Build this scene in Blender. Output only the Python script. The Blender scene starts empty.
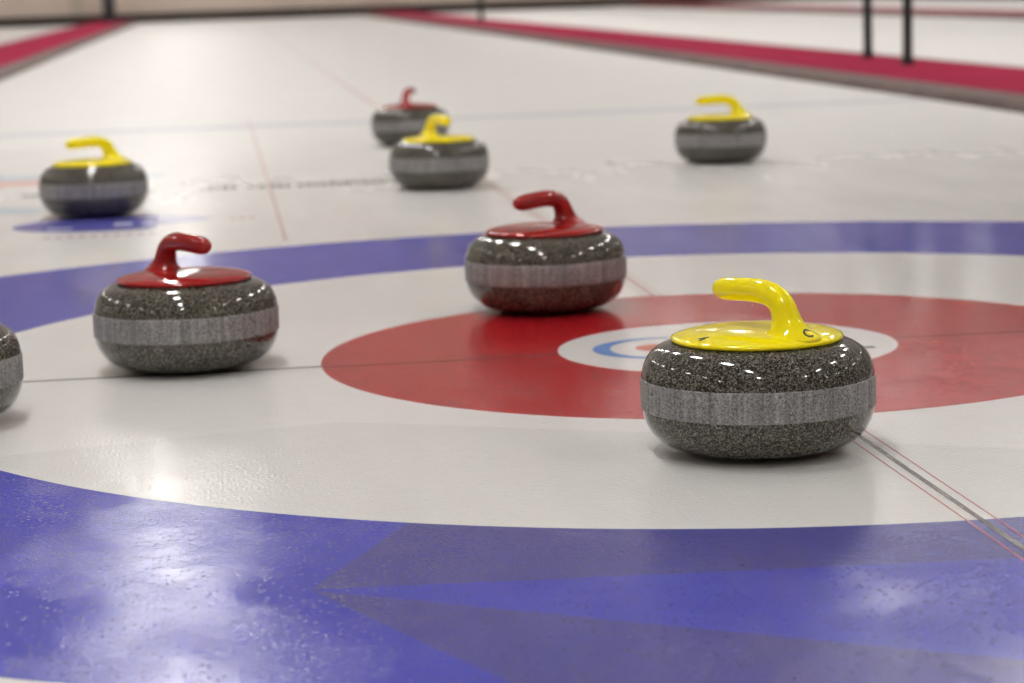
import bpy, math, random
from mathutils import Vector, Matrix
from mathutils.bvhtree import BVHTree

random.seed(7)
scene = bpy.context.scene
C = scene.collection

# ------------------------------------------------------------------ camera
CAM = Vector((-0.74543, -3.52604, 0.55080))
YAW, PITCH, ROLL, FPX = 0.118478, 0.147488, -0.033142, 2408.515
_f = Vector((math.sin(YAW) * math.cos(PITCH), math.cos(YAW) * math.cos(PITCH), -math.sin(PITCH)))
_r0 = Vector((math.cos(YAW), -math.sin(YAW), 0))
_u0 = _r0.cross(_f)
_r = _r0 * math.cos(ROLL) + _u0 * math.sin(ROLL)
_u = -_r0 * math.sin(ROLL) + _u0 * math.cos(ROLL)
cam_data = bpy.data.cameras.new('camera')
cam = bpy.data.objects.new('camera', cam_data)
C.objects.link(cam)
cam.matrix_world = Matrix(((_r.x, _u.x, -_f.x, CAM.x), (_r.y, _u.y, -_f.y, CAM.y),
                           (_r.z, _u.z, -_f.z, CAM.z), (0, 0, 0, 1)))
cam_data.sensor_width = 36.0
cam_data.lens = FPX / 1024 * 36.0
cam_data.clip_start = 0.05
cam_data.clip_end = 300
cam_data.dof.use_dof = True
cam_data.dof.focus_distance = 2.70
cam_data.dof.aperture_fstop = 6.3
scene.camera = cam


def pixel_ray(px, py):
    return (_f * FPX + _r * (px - 512) - _u * (py - 341.5)).normalized()


# ------------------------------------------------------------------ world, exposure
world = bpy.data.worlds.new('world')
scene.world = world
world.use_nodes = True
world.node_tree.nodes['Background'].inputs[0].default_value = (1.0, 0.96, 0.9, 1)
world.node_tree.nodes['Background'].inputs[1].default_value = 0.05
vs = scene.view_settings
vs.view_transform = 'Standard'
vs.look = 'None'
vs.gamma = 1.0
vs.use_curve_mapping = False
vs.exposure = 0.0
LAMP_STRENGTH = 86.0
LAMP_COLOR = (1.0, 0.978, 0.945, 1)
LAMP_ROWS = (-7.2, -1.27, 4.65, 10.5)
LAMP_Z = 4.6


# ------------------------------------------------------------------ helpers
class MB:
    def __init__(self):
        self.v, self.f = [], []

    def box(self, x0, x1, y0, y1, z0, z1):
        n = len(self.v)
        self.v += [(x, y, z) for z in (z0, z1) for (x, y) in ((x0, y0), (x1, y0), (x1, y1), (x0, y1))]
        self.f += [tuple(n + i for i in q) for q in
                   ((3, 2, 1, 0), (4, 5, 6, 7), (0, 1, 5, 4), (1, 2, 6, 5), (2, 3, 7, 6), (3, 0, 4, 7))]
        return self

    def prism_y(self, outline, y0, y1):
        """outline: (x,z) counter-clockwise seen from -y"""
        n, k = len(self.v), len(outline)
        self.v += [(x, y0, z) for x, z in outline] + [(x, y1, z) for x, z in outline]
        self.f.append(tuple(n + i for i in range(k)))
        self.f.append(tuple(n + k + i for i in reversed(range(k))))
        for i in range(k):
            j = (i + 1) % k
            self.f.append((n + j, n + i, n + k + i, n + k + j))
        return self

    def lathe(self, prof, seg=96, cap0=True, cap1=True):
        n = len(self.v)
        k = len(prof)
        for r, z in prof:
            for s in range(seg):
                a = 2 * math.pi * s / seg
                self.v.append((r * math.cos(a), r * math.sin(a), z))
        for i in range(k - 1):
            for s in range(seg):
                t = (s + 1) % seg
                self.f.append((n + i * seg + s, n + i * seg + t, n + (i + 1) * seg + t, n + (i + 1) * seg + s))
        if cap0:
            self.f.append(tuple(n + s for s in reversed(range(seg))))
        if cap1:
            self.f.append(tuple(n + (k - 1) * seg + s for s in range(seg)))
        return self

    def rings(self, rs, cap0=True, cap1=True):
        n, k, seg = len(self.v), len(rs), len(rs[0])
        for r in rs:
            self.v += [tuple(p) for p in r]
        for i in range(k - 1):
            for s in range(seg):
                t = (s + 1) % seg
                self.f.append((n + i * seg + s, n + i * seg + t, n + (i + 1) * seg + t, n + (i + 1) * seg + s))
        if cap0:
            self.f.append(tuple(n + s for s in reversed(range(seg))))
        if cap1:
            self.f.append(tuple(n + (k - 1) * seg + s for s in range(seg)))
        return self

    def tube(self, a, b, ra, rb, seg=16):
        a, b = Vector(a), Vector(b)
        d = (b - a).normalized()
        e = d.cross(Vector((1, 0, 0) if abs(d.x) < 0.9 else (0, 1, 0))).normalized()
        g = d.cross(e)
        return self.rings([[c + (e * math.cos(t) + g * math.sin(t)) * r for t in
                            [2 * math.pi * s / seg for s in range(seg)]] for c, r in ((a, ra), (b, rb))])

    def annulus(self, r0, r1, seg=192, z=0.0, sub=1):
        n = len(self.v)
        k = sub + 1
        for i in range(k):
            r = r0 + (r1 - r0) * i / sub
            for s in range(seg):
                a = 2 * math.pi * s / seg
                self.v.append((r * math.cos(a), r * math.sin(a), z))
        for i in range(sub):
            for s in range(seg):
                t = (s + 1) % seg
                self.f.append((n + i * seg + s, n + (i + 1) * seg + s, n + (i + 1) * seg + t, n + i * seg + t))
        return self

    def poly(self, pts, z=0.0):
        n = len(self.v)
        self.v += [(x, y, z) for x, y in pts]
        self.f.append(tuple(n + i for i in range(len(pts))))
        return self

    def mesh(self, name, smooth=False):
        m = bpy.data.meshes.new(name)
        m.from_pydata(self.v, [], self.f)
        m.validate()
        if smooth:
            for p in m.polygons:
                p.use_smooth = True
        m.update()
        return m

    def build(self, name, mat, parent=None, smooth=False, angle=None):
        m = self.mesh(name, smooth)
        if angle is not None:
            m.set_sharp_from_angle(angle=math.radians(angle))
        m.materials.append(mat)
        o = bpy.data.objects.new(name, m)
        C.objects.link(o)
        o.parent = parent
        return o


def tag(o, label=None, cat=None, group=None, kind=None):
    if label: o['label'] = label
    if cat: o['category'] = cat
    if group: o['group'] = group
    if kind: o['kind'] = kind
    return o


def empty(name, loc=(0, 0, 0), rz=0.0):
    o = bpy.data.objects.new(name, None)
    o.empty_display_size = 0.1
    C.objects.link(o)
    o.location = loc
    o.rotation_euler = (0, 0, rz)
    return o


def copy_tree(o, parent=None):
    c = o.copy()
    C.objects.link(c)
    c.parent = parent
    for ch in list(o.children):
        copy_tree(ch, c)
    return c


# ------------------------------------------------------------------ materials
class NT:
    def __init__(self, name):
        self.m = bpy.data.materials.new(name)
        self.m.use_nodes = True
        self.t = self.m.node_tree
        self.b = self.t.nodes['Principled BSDF']

    def n(self, typ, **kw):
        x = self.t.nodes.new(typ)
        for k, v in kw.items():
            setattr(x, k, v)
        return x

    def link(self, a, b):
        self.t.links.new(a, b)

    def put(self, sock, v):
        if hasattr(v, 'is_output'):
            self.link(v, sock)
        else:
            sock.default_value = v

    def math(self, op, a, b=0.0, clamp=False):
        x = self.n('ShaderNodeMath', operation=op, use_clamp=clamp)
        self.put(x.inputs[0], a)
        self.put(x.inputs[1], b)
        return x.outputs[0]

    def coord(self, scale=(1, 1, 1)):
        tc = self.n('ShaderNodeTexCoord')
        mp = self.n('ShaderNodeMapping')
        mp.inputs['Scale'].default_value = scale
        self.link(tc.outputs['Object'], mp.inputs['Vector'])
        return mp.outputs[0]

    def noise(self, vec, scale, detail=2.0, rough=0.5):
        x = self.n('ShaderNodeTexNoise')
        x.inputs['Scale'].default_value = scale
        x.inputs['Detail'].default_value = detail
        x.inputs['Roughness'].default_value = rough
        self.link(vec, x.inputs['Vector'])
        return x.outputs['Fac']

    def ramp(self, fac, stops, interp='LINEAR'):
        x = self.n('ShaderNodeValToRGB')
        x.color_ramp.interpolation = interp
        while len(x.color_ramp.elements) < len(stops):
            x.color_ramp.elements.new(0.5)
        for e, (p, c) in zip(x.color_ramp.elements, stops):
            e.position = p
            e.color = c if len(c) == 4 else (*c, 1)
        self.link(fac, x.inputs[0])
        return x.outputs[0]

    def mix(self, fac, a, b, blend='MIX'):
        x = self.n('ShaderNodeMix', data_type='RGBA', blend_type=blend)
        self.put(x.inputs[0], fac)
        self.put(x.inputs[6], a if hasattr(a, 'is_output') else (*a[:3], 1))
        self.put(x.inputs[7], b if hasattr(b, 'is_output') else (*b[:3], 1))
        return x.outputs[2]

    def bump(self, h, strength, dist, normal=None):
        x = self.n('ShaderNodeBump')
        x.inputs['Strength'].default_value = strength
        x.inputs['Distance'].default_value = dist
        self.link(h, x.inputs['Height'])
        if normal is not None:
            self.link(normal, x.inputs['Normal'])
        return x.outputs[0]


def simple(name, col, rough=0.5, metal=0.0, var=0.12, scale=8.0, spec=0.5):
    t = NT(name)
    v = t.coord()
    nz = t.noise(v, scale, 4)
    c = t.ramp(nz, [(0.3, tuple(x * (1 - var) for x in col)), (0.7, tuple(min(1, x * (1 + var)) for x in col))])
    t.link(c, t.b.inputs['Base Color'])
    t.b.inputs['Roughness'].default_value = rough
    t.b.inputs['Metallic'].default_value = metal
    t.b.inputs['Specular IOR Level'].default_value = spec
    return t.m


def halfplanes(t, pts):
    """mask of a convex polygon (counter-clockwise ground points) of paint laid under the ice"""
    tc = t.n('ShaderNodeTexCoord')
    sep = t.n('ShaderNodeSeparateXYZ')
    t.link(tc.outputs['Object'], sep.inputs[0])
    out = None
    k = len(pts)
    for i in range(k):
        (x0, y0), (x1, y1) = pts[i], pts[(i + 1) % k]
        L = math.hypot(x1 - x0, y1 - y0)
        a, b = -(y1 - y0) / L, (x1 - x0) / L
        c = -(a * x0 + b * y0)
        s = t.math('ADD', t.math('ADD', t.math('MULTIPLY', sep.outputs[0], a), t.math('MULTIPLY', sep.outputs[1], b)), c)
        s = t.math('MULTIPLY', s, 250.0)
        s = t.math('ADD', s, 0.5, clamp=True)
        out = s if out is None else t.math('MULTIPLY', out, s)
    return out


def ice(name, col, col2=None, patches=(), mottle=0.06):
    """painted surface under a thin polished, pebbled sheet of ice"""
    t = NT(name)
    v = t.coord()
    big = t.noise(v, 2.3, 5, 0.6)
    fine = t.noise(v, 38, 3, 0.6)
    streak = t.noise(t.coord((14, 1.2, 1)), 2.0, 3, 0.55)
    base = col
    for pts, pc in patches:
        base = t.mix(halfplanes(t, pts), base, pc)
    g = t.math('ADD', t.math('MULTIPLY', big, 0.5), t.math('ADD', t.math('MULTIPLY', fine, 0.25), t.math('MULTIPLY', streak, 0.25)))
    mod = t.ramp(g, [(0.35, (1 - mottle,) * 3), (0.65, (1.0,) * 3)])
    base = t.mix(1.0, base, mod, 'MULTIPLY')
    t.link(base, t.b.inputs['Base Color'])
    t.b.inputs['IOR'].default_value = 1.31
    # freshly pebbled and polished around the house, matt towards the far end
    tc = t.n('ShaderNodeTexCoord')
    sep = t.n('ShaderNodeSeparateXYZ')
    t.link(tc.outputs['Object'], sep.inputs[0])
    far = t.n('ShaderNodeMapRange')
    t.link(sep.outputs[1], far.inputs[0])
    far.inputs[1].default_value, far.inputs[2].default_value = 0.3, 7.0
    near = t.n('ShaderNodeMapRange')
    t.link(sep.outputs[1], near.inputs[0])
    near.inputs[1].default_value, near.inputs[2].default_value = -0.7, 0.9
    near.inputs[3].default_value, near.inputs[4].default_value = 1.0, 0.0
    sw = t.noise(t.coord((3.0, 0.7, 1)), 1.6, 4, 0.65)
    rr = t.n('ShaderNodeMapRange')
    t.link(sw, rr.inputs[0])
    rr.inputs[1].default_value, rr.inputs[2].default_value = 0.35, 0.68
    rr.inputs[3].default_value, rr.inputs[4].default_value = 0.09, 0.14
    t.link(t.math('ADD', rr.outputs[0], t.math('MULTIPLY', far.outputs[0], 0.34)), t.b.inputs['Roughness'])
    # frozen droplets: sparse round bumps of uneven height
    vo = t.n('ShaderNodeTexVoronoi')
    vo.inputs['Scale'].default_value = 150
    t.link(v, vo.inputs['Vector'])
    sc = t.n('ShaderNodeSeparateColor')
    t.link(vo.outputs['Color'], sc.inputs[0])
    dot = t.n('ShaderNodeMapRange', interpolation_type='SMOOTHSTEP')
    t.link(vo.outputs['Distance'], dot.inputs[0])
    dot.inputs[1].default_value, dot.inputs[2].default_value = 0.0, 0.42
    dot.inputs[3].default_value, dot.inputs[4].default_value = 1.0, 0.0
    amp = t.math('MULTIPLY', t.math('SUBTRACT', sc.outputs[0], 0.40, clamp=True), 1.1)
    dots = t.math('MULTIPLY', dot.outputs[0], amp)
    patch = t.n('ShaderNodeMapRange')
    t.link(t.noise(t.coord((1.0, 0.6, 1)), 7.0, 3, 0.6), patch.inputs[0])
    patch.inputs[1].default_value, patch.inputs[2].default_value = 0.38, 0.66
    patch.inputs[3].default_value, patch.inputs[4].default_value = 0.30, 1.1
    grain = t.math('MULTIPLY', t.noise(v, 210, 3, 0.6), patch.outputs[0])
    h = t.math('MULTIPLY', t.math('ADD', dots, grain), near.outputs[0])
    t.link(t.bump(h, 0.7, 0.0010), t.b.inputs['Normal'])
    return t.m


WHITE = (0.78, 0.766, 0.748)
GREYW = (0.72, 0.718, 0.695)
BLUE = (0.045, 0.052, 0.42)
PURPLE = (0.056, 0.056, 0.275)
M_ice = ice('ice_white', WHITE)
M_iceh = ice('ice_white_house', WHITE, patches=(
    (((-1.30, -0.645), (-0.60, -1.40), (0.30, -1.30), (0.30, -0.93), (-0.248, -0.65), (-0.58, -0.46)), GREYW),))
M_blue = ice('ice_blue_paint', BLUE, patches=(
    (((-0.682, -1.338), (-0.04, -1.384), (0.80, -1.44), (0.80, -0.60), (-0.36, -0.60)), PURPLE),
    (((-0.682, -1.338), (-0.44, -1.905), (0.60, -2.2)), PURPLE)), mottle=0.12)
M_red = ice('ice_red_paint', (0.42, 0.012, 0.017), mottle=0.12)
M_lblue = ice('ice_light_blue_paint', (0.16, 0.32, 0.68))
M_orange = ice('ice_orange_paint', (0.68, 0.20, 0.13))
M_line_dark = ice('ice_dark_line', (0.12, 0.105, 0.10))
M_line_tee = ice('ice_tee_line', (0.20, 0.10, 0.10))
M_line_red = ice('ice_red_line', (0.50, 0.17, 0.17))
M_line_pink = ice('ice_pink_line', (0.66, 0.50, 0.48))
M_line_hog = ice('ice_hog_line', (0.55, 0.55, 0.61))
M_oval = ice('ice_oval_blue', (0.10, 0.10, 0.42))
M_oval_light = ice('ice_oval_lavender', (0.50, 0.50, 0.66))
M_mark_grey = ice('ice_grey_mark', (0.22, 0.22, 0.21))
M_mark_pale = ice('ice_pale_blue', (0.58, 0.66, 0.72))
M_mark_rose = ice('ice_rose', (0.74, 0.44, 0.38))

M_wall = simple('cream_wall_panel', (0.80, 0.68, 0.585), 0.55, var=0.05, scale=1.5)
M_wall_side = simple('pale_wall', (0.66, 0.62, 0.56), 0.6, var=0.05, scale=1.5)
M_ceil = simple('pale_ceiling', (0.56, 0.555, 0.54), 0.8, var=0.04, scale=1.0)
M_base = simple('dark_brown_base', (0.030, 0.014, 0.011), 0.6)
M_batten = simple('cream_batten', (0.66, 0.58, 0.49), 0.5, var=0.04)
M_black = simple('black_metal', (0.008, 0.010, 0.009), 0.4)
M_post = simple('dark_grey_post', (0.035, 0.037, 0.042), 0.5)
M_bumper = simple('grey_brown_bumper', (0.150, 0.106, 0.096), 0.75, var=0.22, scale=3.0)


def carpet_material():
    t = NT('crimson_carpet')
    v = t.coord()
    c = t.ramp(t.noise(v, 260, 3, 0.7), [(0.25, (0.24, 0.010, 0.040)), (0.75, (0.42, 0.020, 0.075))])
    c = t.mix(0.25, c, t.ramp(t.noise(v, 1.2, 4), [(0.3, (0.30, 0.02, 0.04)), (0.7, (0.44, 0.02, 0.085))]))
    t.link(c, t.b.inputs['Base Color'])
    t.b.inputs['Roughness'].default_value = 0.95
    t.b.inputs['Specular IOR Level'].default_value = 0.1
    t.link(t.bump(t.noise(v, 400, 2), 0.6, 0.003), t.b.inputs['Normal'])
    return t.m


M_carpet = carpet_material()


def granite_material(name='polished_granite'):
    t = NT(name)
    v = t.coord()
    vor = t.n('ShaderNodeTexVoronoi')
    vor.inputs['Scale'].default_value = 620
    t.link(v, vor.inputs['Vector'])
    sep = t.n('ShaderNodeSeparateColor')
    t.link(vor.outputs['Color'], sep.inputs[0])
    sp = t.ramp(sep.outputs[0], [(0.0, (0.010, 0.010, 0.009)), (0.30, (0.026, 0.025, 0.021)), (0.52, (0.088, 0.082, 0.068)),
                                 (0.78, (0.145, 0.133, 0.110)), (1.0, (0.23, 0.205, 0.175))])
    fine = t.ramp(t.noise(v, 330, 2, 0.6), [(0.38, (0.55, 0.55, 0.55)), (0.62, (1.25, 1.22, 1.18))])
    c = t.mix(1.0, sp, fine, 'MULTIPLY')
    cl = t.ramp(t.noise(v, 60, 3), [(0.3, (0.85, 0.85, 0.85)), (0.7, (1.15, 1.15, 1.12))])
    c = t.mix(1.0, c, cl, 'MULTIPLY')
    t.link(c, t.b.inputs['Base Color'])
    t.b.inputs['Roughness'].default_value = 0.075
    t.b.inputs['IOR'].default_value = 1.5
    return t.m


def band_material():
    t = NT('frosted_granite_band')
    v = t.coord()
    vor = t.n('ShaderNodeTexVoronoi')
    vor.inputs['Scale'].default_value = 620
    t.link(v, vor.inputs['Vector'])
    sep = t.n('ShaderNodeSeparateColor')
    t.link(vor.outputs['Color'], sep.inputs[0])
    sp = t.ramp(sep.outputs[0], [(0.0, (0.10, 0.096, 0.096)), (0.3, (0.21, 0.203, 0.203)), (0.75, (0.285, 0.276, 0.275)), (1.0, (0.38, 0.366, 0.36))])
    st = t.ramp(t.noise(t.coord((1, 1, 0.03)), 150, 3, 0.6), [(0.32, (0.66, 0.66, 0.66)), (0.68, (1.3, 1.29, 1.29))])
    c = t.mix(1.0, sp, st, 'MULTIPLY')
    fl = t.noise(v, 85, 2, 0.5)
    c = t.mix(t.ramp(fl, [(0.66, (0, 0, 0)), (0.72, (0.7, 0.7, 0.7))]), c, (0.045, 0.042, 0.04))
    t.link(c, t.b.inputs['Base Color'])
    t.b.inputs['Roughness'].default_value = 0.62
    t.link(t.bump(t.noise(v, 500, 2), 0.3, 0.0008), t.b.inputs['Normal'])
    return t.m


def plastic(name, col):
    t = NT(name)
    v = t.coord()
    c = t.ramp(t.noise(v, 45, 3), [(0.3, tuple(x * 0.95 for x in col)), (0.7, col)])
    t.link(c, t.b.inputs['Base Color'])
    t.b.inputs['Roughness'].default_value = 0.08
    t.link(t.bump(t.noise(v, 90, 2), 0.04, 0.002), t.b.inputs['Normal'])
    return t.m


M_granite = granite_material()
M_band = band_material()
M_yellow = plastic('yellow_plastic', (0.98, 0.82, 0.0))
M_redp = plastic('red_plastic', (0.31, 0.010, 0.009))
M_ink = simple('black_ink', (0.02, 0.025, 0.01), 0.6)


def lamp_material():
    t = NT('lamp_diffuser')
    t.b.inputs['Base Color'].default_value = (0.9, 0.9, 0.9, 1)
    t.b.inputs['Emission Color'].default_value = LAMP_COLOR
    t.b.inputs['Emission Strength'].default_value = LAMP_STRENGTH
    return t.m


M_lamp = lamp_material()
M_housing = simple('white_lamp_housing', (0.75, 0.75, 0.74), 0.4, var=0.02)

# ------------------------------------------------------------------ the hall
X0, X1, Y0, Y1, ZC = -11.0, 19.0, -9.0, 47.2, 5.6
R12, R8, R4, RB = 1.83, 1.22, 0.6105, 0.255


def floor_mesh():
    mb = MB()
    cx = [math.atan2(y, x) % (2 * math.pi) for x in (X0, X1) for y in (Y0, Y1)]
    angs = sorted(set([2 * math.pi * s / 192 for s in range(192)] + cx))
    k = len(angs)
    for a in angs:
        mb.v.append((R12 * math.cos(a), R12 * math.sin(a), 0))
    for a in angs:
        c, s = math.cos(a), math.sin(a)
        tx = (X1 if c > 0 else X0) / c if abs(c) > 1e-9 else 1e9
        ty = (Y1 if s > 0 else Y0) / s if abs(s) > 1e-9 else 1e9
        q = min(tx, ty)
        mb.v.append((c * q, s * q, 0))
    for i in range(k):
        j = (i + 1) % k
        mb.f.append((i, k + i, k + j, j))
    return mb


floor = floor_mesh().build('floor', M_ice)
tag(floor, 'white pebbled curling ice sheet with painted house', kind='structure')
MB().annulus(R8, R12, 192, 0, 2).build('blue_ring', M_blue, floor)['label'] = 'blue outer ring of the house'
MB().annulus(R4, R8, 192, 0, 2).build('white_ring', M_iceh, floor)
MB().annulus(RB, R4, 192, 0, 2).build('red_ring', M_red, floor)['label'] = 'red inner ring of the house'
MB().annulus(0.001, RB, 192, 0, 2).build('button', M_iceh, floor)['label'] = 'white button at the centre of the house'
ZP = 0.0004


def strip(name, mat, pts, z=ZP):
    return MB().poly(pts, z).build(name, mat, floor)


def rect(x0, x1, y0, y1):
    return ((x0, y0), (x1, y0), (x1, y1), (x0, y1))


strip('tee_line', M_line_tee, rect(-R4, -RB, -0.006, 0.006))
strip('tee_line', M_line_tee, rect(RB, R4, -0.006, 0.006))
strip('tee_line', M_mark_grey, rect(-2.30, -R4, -0.006, 0.006))
strip('tee_line', M_mark_grey, rect(R4, 2.30, -0.006, 0.006))
strip('center_line', M_line_dark, rect(-0.0035, 0.0035, -3.3, -R4 - 0.0))
strip('center_line', M_line_pink, rect(-0.006, 0.006, R4, 40.0))
for s in (-1, 1):
    strip('center_line_edge', M_line_red, rect(s * 0.0155 - 0.0010, s * 0.0155 + 0.0010, -3.3, -R4))
    strip('center_line_edge', M_line_pink, rect(s * 0.0155 - 0.0014, s * 0.0155 + 0.0014, R4, 12.0))
strip('hog_line', M_line_hog, rect(-2.25, 2.25, 6.47, 6.65))
strip('guide_line', M_line_pink, rect(-0.610, -0.602, 1.84, 7.0))
# button logo: blue crescent and orange dot
cre = MB()
K = 40
for i in range(K + 1):
    a = math.radians(75 + 210 * i / K)
    w = 0.0125 + 0.014 * max(0, math.cos(a - math.radians(176))) ** 1.5
    cx_, cy_, ro = -0.096, 0.013, 0.1055
    cre.v += [(cx_ + ro * math.cos(a), cy_ + ro * math.sin(a), ZP), (cx_ + (ro - w) * math.cos(a), cy_ + (ro - w) * math.sin(a), ZP)]
for i in range(K):
    cre.f.append((2 * i, 2 * i + 2, 2 * i + 3, 2 * i + 1))
cre.build('button_emblem', M_lblue, floor)
MB().poly([(-0.105 + 0.031 * math.cos(2 * math.pi * i / 24), 0.018 + 0.033 * math.sin(2 * math.pi * i / 24)) for i in range(24)], ZP).build('button_emblem_dot', M_orange, floor)
strip('button_mark', M_mark_grey, rect(0.188, 0.206, -0.092, -0.074))


# worn lettering and emblems under the ice, too blurred to read
def ellipse(cx, cy, a, b, k=48, a0=0, a1=360):
    return [(cx + a * math.cos(math.radians(a0 + (a1 - a0) * i / k)), cy + b * math.sin(math.radians(a0 + (a1 - a0) * i / k))) for i in range(k + (a1 - a0 < 360))]


strip('oval_emblem_tail', M_oval_light, [(-0.93, 2.34), (-0.80, 2.42), (-0.762, 2.50), (-0.83, 2.58), (-0.93, 2.62)])
strip('oval_emblem', M_oval, [q for q in ellipse(-1.02, 2.44, 0.235, 0.185) if q[0] < -0.895], ZP + 0.0002)
for (x, w, y, h) in ((-1.135, 0.06, 2.33, 0.05), (-0.985, 0.045, 2.36, 0.10), (-0.925, 0.03, 2.37, 0.09)):
    strip('oval_emblem_letter', M_oval_light, rect(x - w / 2, x + w / 2, y, y + h), ZP + 0.0004)
strip('pale_blue_stripe', M_mark_pale, [(-1.55, 4.06), (-0.93, 3.92), (-0.90, 4.05), (-1.2, 4.20), (-1.55, 4.26)])
strip('rose_stripe', M_mark_rose, [(-1.55, 3.80), (-1.40, 3.80), (-1.15, 3.80), (-1.15, 3.98), (-1.55, 4.00)])
strip('rose_stripe', M_mark_rose, [(-1.55, 3.64), (-1.395, 3.66), (-1.39, 3.78), (-1.55, 3.78)])
strip('pale_blue_stripe', M_mark_pale, [(-1.50, 2.95), (-1.24, 2.80), (-1.20, 2.95), (-1.5, 3.2)])
for g0, g1, mt in ((-1.30, -1.20, M_mark_grey), (-0.80, -0.70, M_mark_grey), (-0.665, -0.605, M_mark_grey), (-0.60, -0.54, M_line_dark), (-0.525, -0.375, M_mark_grey), (-0.36, -0.10, M_mark_grey)):
    x = g0
    while x < g1 - 0.012:
        w = random.uniform(0.010, 0.020)
        h = random.uniform(0.11, 0.17)
        strip('worn_letter', mt, rect(x, x + w, 3.40 - h / 2, 3.40 + h / 2))
        x += w + 0.008
for g0, g1, y in ((-0.86, -0.81, 3.62), (0.193 - 0.2 - 0.72, -0.655, 2.44)):
    x = g0
    while x < g1 - 0.01:
        strip('worn_letter', M_line_pink if y < 3 else M_mark_grey, rect(x, x + 0.014, y - 0.03, y + 0.03))
        x += 0.024
x = -1.16
while x < -0.90:
    strip('worn_letter', M_line_pink, rect(x, x + 0.016, 2.12, 2.18))
    x += 0.027

tag(MB().box(X0, X1, Y1, Y1 + 0.2, 0, ZC).build('wall_back', M_wall), 'cream panelled wall behind the far end of the ice', kind='structure')
tag(MB().box(X0, X1, Y0 - 0.2, Y0, 0, ZC).build('wall_front', M_wall_side), 'pale wall behind the near end of the ice', kind='structure')
tag(MB().box(X0 - 0.2, X0, Y0, Y1, 0, ZC).build('wall_left', M_wall_side), 'pale long side wall left of the ice', kind='structure')
tag(MB().box(X1, X1 + 0.2, Y0, Y1, 0, ZC).build('wall_right', M_wall_side), 'pale long side wall right of the ice', kind='structure')
tag(MB().box(X0 - 0.2, X1 + 0.2, Y0 - 0.2, Y1 + 0.2, ZC, ZC + 0.1).build('ceiling', M_ceil), 'pale flat ceiling of the hall', kind='structure')
tag(MB().box(X0, X1, Y1 - 0.06, Y1, 0.0, 0.19).build('baseboard_back', M_base), 'dark brown base strip along the far wall', kind='structure')
tag(MB().box(-3.62, -3.34, Y1 - 0.05, Y1, 0.15, ZC).build('trim_1', M_batten), 'pale batten on the far wall', kind='structure')


# ------------------------------------------------------------------ carpeted dividers between the sheets
def divider(x0, x1, label, flip=False):
    h = 0.052
    root = tag(empty('carpeted_divider', ((x0 + x1) / 2, 19.0, 0)), label, 'divider', 'carpeted dividers between the ice sheets')
    c = (x0 + x1) / 2
    L = 27.8
    for s in (-1, 1):
        a = (x1 - x0) / 2 * s
        o = [(a, 0.0), (a - s * 0.014, 0.034), (a - s * 0.05, 0.047), (a - s * 0.155, 0.050), (a - s * 0.155, 0.0)]
        if s > 0:
            o = o
        else:
            o = list(reversed(o))
        MB().prism_y(o, -L, L).build('bumper', M_bumper, root)
    w = (x1 - x0) / 2 - 0.15
    MB().box(-w, w, -L, L, 0.0, h).build('carpet', M_carpet, root)
    return root


divider(2.285, 3.37, 'crimson carpeted divider with the black stand nearest the stones on it')
divider(-3.27, -2.21, 'crimson carpeted divider on the side of the blue oval emblem')
divider(7.66, 8.62, 'crimson carpeted divider beyond the neighbouring empty ice sheet')
divider(12.95, 13.9, 'crimson carpeted divider two ice sheets away from the stones')


# ------------------------------------------------------------------ black stands on the dividers
def stand():
    root = empty('black_stand')
    for (x, y, dx) in ((0.065, 0.63, -0.004), (-0.065, -0.63, 0.008)):
        b = MB()
        b.tube((x, y, 0.03), (x + dx, y, 1.05), 0.027, 0.027)
        leg = b.build('leg', M_black, root, True, 40)
        ft = MB().lathe([(0.038, 0), (0.040, 0.005), (0.034, 0.030), (0.023, 0.055)], 20)
        f = ft.build('foot', M_black, leg, True, 40)
        f.location = (x, y, 0)
    MB().tube((-0.05, -0.70, 1.05), (0.045, 0.70, 1.05), 0.019, 0.019).build('top_rail', M_black, root, True, 40)
    return root


st = stand()
st.location = (3.0, 9.71, 0.052)
tag(st, 'black tubular stand with two legs on the carpeted divider, closer to the stones', 'stand', 'black stands on the dividers')
s2 = copy_tree(st)
s2.location = (2.92, 29.6, 0.052)
tag(s2, 'distant black stand on the same carpeted divider, towards the far wall', 'stand', 'black stands on the dividers')
pb = tag(empty('square_post', (-2.78, 45.9, 0.052)), 'dark grey square post where the other carpeted divider meets the far wall', 'post')
MB().box(-0.17, 0.17, -0.17, 0.17, 0, 0.02).build('base_plate', M_post, pb)
MB().box(-0.12, 0.12, -0.12, 0.12, 0.02, 1.0).build('shaft', M_post, pb)
MB().box(-0.14, 0.14, -0.14, 0.14, 1.0, 1.04).build('cap', M_post, pb)

# ------------------------------------------------------------------ curling stones
BODY = [(0.0005, 0.006), (0.058, 0.006), (0.061, 0.001), (0.0635, 0.0), (0.067, 0.0012), (0.082, 0.0030), (0.094, 0.0056),
        (0.104, 0.0090), (0.113, 0.0134), (0.121, 0.0196), (0.1275, 0.0277), (0.1322, 0.0372), (0.1350, 0.0460), (0.1363, 0.0540),
        (0.1366, 0.0600), (0.1366, 0.0840), (0.1363, 0.0895), (0.1350, 0.0975), (0.1325, 0.1055), (0.1290, 0.1125), (0.1240, 0.1188),
        (0.1170, 0.1240), (0.1085, 0.1280), (0.098, 0.1308), (0.085, 0.1322), (0.0005, 0.1325)]
BAND = [(0.1362, 0.0536), (0.1368, 0.0540), (0.1372, 0.0550), (0.1374, 0.0630), (0.1374, 0.0810), (0.1372, 0.0885), (0.1368, 0.0895), (0.1362, 0.0899)]
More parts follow.
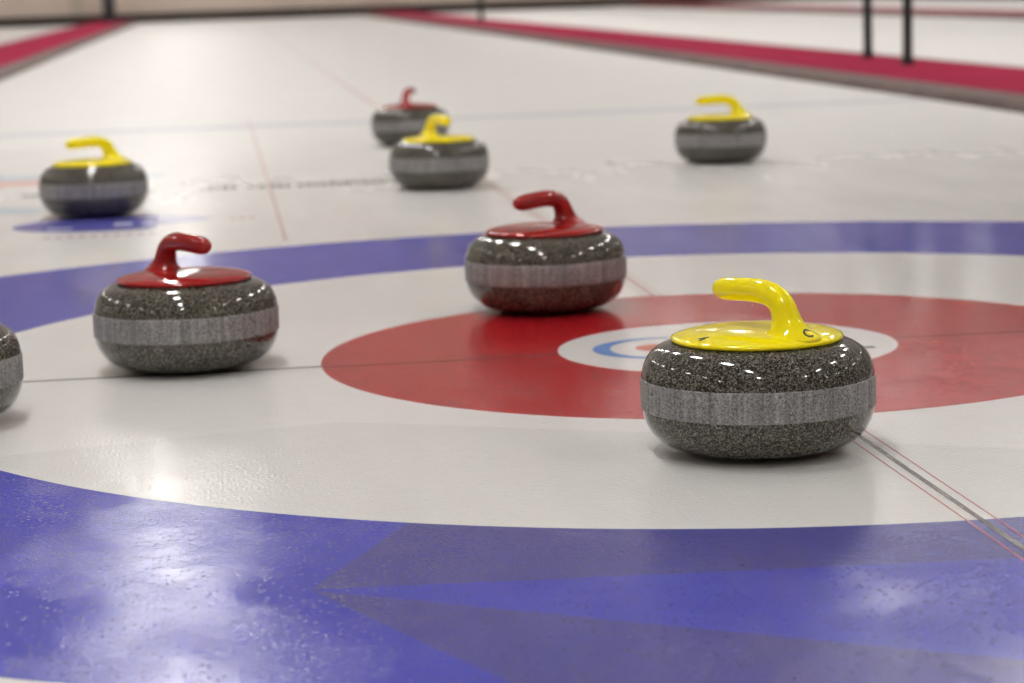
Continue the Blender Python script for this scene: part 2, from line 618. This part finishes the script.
PLATE = [(0.0960, 0.1310), (0.0992, 0.1316), (0.1006, 0.1330), (0.1008, 0.1345), (0.1000, 0.1360), (0.0965, 0.1378), (0.088, 0.1402),
         (0.076, 0.1424), (0.062, 0.1438), (0.045, 0.1446), (0.022, 0.1449), (0.0005, 0.1450)]
# grip rings: centre x, z, tangent angle, in-plane half size, lateral half size
GRIP = [(-0.0560, 0.1370, 90, 0.0430, 0.0400), (-0.0562, 0.1405, 90, 0.0375, 0.0335), (-0.0560, 0.1445, 88, 0.0310, 0.0265),
        (-0.0552, 0.1490, 85, 0.0250, 0.0212), (-0.0538, 0.1536, 82, 0.0208, 0.0180), (-0.0516, 0.1590, 78, 0.0182, 0.0162),
        (-0.0490, 0.1653, 74, 0.0168, 0.0153), (-0.0460, 0.1716, 68, 0.0160, 0.0149), (-0.0420, 0.1770, 56, 0.0154, 0.0146),
        (-0.0360, 0.1815, 42, 0.0150, 0.0145), (-0.0275, 0.1851, 25, 0.0146, 0.0144), (-0.0160, 0.1875, 9, 0.0142, 0.0143),
        (0.0000, 0.1883, 0, 0.0140, 0.0142), (0.0200, 0.1877, -2, 0.0139, 0.0141), (0.0380, 0.1868, -3, 0.0138, 0.0140),
        (0.0520, 0.1860, -4, 0.0135, 0.0137), (0.0605, 0.1854, -4, 0.0122, 0.0124), (0.0668, 0.1850, -4, 0.0095, 0.0096),
        (0.0705, 0.1847, -4, 0.0060, 0.0061), (0.0718, 0.1846, -4, 0.0020, 0.0020)]


def grip_rings(seg=32):
    out = []
    for cx, cz, ang, a, b in GRIP:
        t = math.radians(ang)
        # tangent (cos t, 0, sin t); in-plane normal (-sin t, 0, cos t)
        nx, nz = -math.sin(t), math.cos(t)
        out.append([(cx + nx * a * math.cos(q), b * math.sin(q), cz + nz * a * math.cos(q))
                    for q in [-2 * math.pi * s / seg for s in range(seg)]])
    return out


ME_body = MB().lathe(BODY, 128).mesh('body', True)
ME_body.materials.append(M_granite)
ME_band = MB().lathe(BAND, 128, False, False).mesh('striking_band', True)
ME_band.materials.append(M_band)
ME_cols = {}
for cn, mt in (('yellow', M_yellow), ('red', M_redp)):
    p_ = MB().lathe(PLATE, 128).mesh('handle_plate', True)
    p_.materials.append(mt)
    g_ = MB().rings(grip_rings()).mesh('grip', True)
    g_.materials.append(mt)
    ME_cols[cn] = (p_, g_)


def stone(x, y, deg, color, label, spin=0):
    root = tag(empty('curling_stone', (x, y, 0), math.radians(deg)), label, 'curling stone', 'curling stones on the ice')
    parts = []
    for nm, me in (('body', ME_body), ('striking_band', ME_band), ('handle_plate', ME_cols[color][0]), ('grip', ME_cols[color][1])):
        o = bpy.data.objects.new(nm, me)
        C.objects.link(o)
        o.parent = root
        parts.append(o)
    parts[0].rotation_euler.z = parts[1].rotation_euler.z = math.radians(spin)
    return root, parts


FRONT_DEG = 119
front, fparts = stone(-0.1327, -0.7971, FRONT_DEG, 'yellow', 'yellow-handled curling stone lettered 4 and C, beside the white button', 20)
stone(-0.8054, 0.0635, -58, 'red', 'red-handled curling stone standing on the tee line in the white ring', 140)
stone(-0.2029, 0.5119, 220, 'red', 'red-handled curling stone on the edge of the red ring', 260)
stone(-1.0655, 2.6899, 210, 'yellow', 'yellow-handled curling stone standing on the blue oval emblem', 80)
stone(-0.144, 3.0807, -70, 'yellow', 'yellow-handled curling stone overlapping the red-handled one behind it', 200)
stone(-0.0711, 4.9644, 72, 'red', 'distant red-handled curling stone half hidden behind a yellow-handled one', 300)
stone(0.7476, 3.5681, 175, 'yellow', 'yellow-handled curling stone standing alone outside the house', 30)
stone(-1.1542, -0.316, 150, 'red', 'curling stone at the picture edge beside the red-handled stone on the tee line', 170)


# lettering on the front stone's handle plate
def letters():
    inv = Matrix.Rotation(-math.radians(FRONT_DEG), 4, 'Z') @ Matrix.Translation((0.1327, 0.7971, 0))
    fwd = inv.inverted()
    verts, faces = [], []
    for me in ME_cols['yellow']:
        n = len(verts)
        verts += [fwd @ v.co for v in me.vertices]
        faces += [tuple(n + i for i in p.vertices) for p in me.polygons]
    bvh = BVHTree.FromPolygons(verts, faces)
    for ch, px, py, size in (('4', 702.0, 339.0, 0.0200), ('C', 808.0, 333.8, 0.0175)):
        hit, nor, _, _ = bvh.ray_cast(CAM, pixel_ray(px, py))
        if hit is None:
            continue
        cu = bpy.data.curves.new('letter', 'FONT')
        cu.body = ch
        cu.size = size
        cu.align_x = 'CENTER'
        cu.align_y = 'CENTER'
        cu.extrude = 0.0002
        cu.offset = 0.0003
        tmp = bpy.data.objects.new('tmp', cu)
        C.objects.link(tmp)
        me = bpy.data.meshes.new_from_object(tmp.evaluated_get(bpy.context.evaluated_depsgraph_get()))
        bpy.data.objects.remove(tmp)
        me.materials.clear()
        me.materials.append(M_ink)
        up = Vector((-0.1327, -0.7971, hit.z)) - hit
        up = (up - nor * up.dot(nor)).normalized()
        rt = up.cross(nor)
        # lay every vertex onto the curved plate
        for v in me.vertices:
            w = hit + rt * v.co.x + up * v.co.y + nor * 0.03
            h2, n2, _, _ = bvh.ray_cast(w, -nor)
            if h2 is None:
                h2, n2 = hit + rt * v.co.x + up * v.co.y, nor
            v.co = inv @ (h2 + n2 * (0.0003 + v.co.z))
        o = bpy.data.objects.new('letter', me)
        C.objects.link(o)
        o.parent = fparts[2] if ch == '4' else fparts[3]
        o['label'] = 'black character %s' % ch


letters()


# ------------------------------------------------------------------ ceiling lights
def ceiling_light():
    root = empty('ceiling_light')
    MB().prism_y([(-0.16, -0.17), (-0.145, -0.17), (-0.145, 0.0), (0.145, 0.0), (0.145, -0.17), (0.16, -0.17), (0.16, 0.03),
                  (0.10, 0.09), (-0.10, 0.09), (-0.16, 0.03)], -0.47, 0.47).build('housing', M_housing, root)
    for y in (-0.47, 0.455):
        MB().box(-0.145, 0.145, y, y + 0.015, -0.17, 0.0).build('end_cap', M_housing, root)
    df = MB().box(-0.14, 0.14, -0.45, 0.45, -0.02, 0.0).build('diffuser', M_housing, root)
    df.data.materials.append(M_lamp)
    df.data.polygons[0].material_index = 1      # only the lower face shines
    for y in (-0.35, 0.35):
        MB().tube((0, y, 0.09), (0, y, ZC - LAMP_Z), 0.006, 0.006, 8).build('hanger', M_black, root)
    return root


cl = None
for rx in LAMP_ROWS:
    for i in range(17):
        o = ceiling_light() if cl is None else copy_tree(cl)
        cl = cl or o
        o.location = (rx, -6.5 + 3.15 * i, LAMP_Z)
        tag(o, 'long white ceiling light hanging in a row over the ice', 'ceiling light', 'ceiling lights in rows')
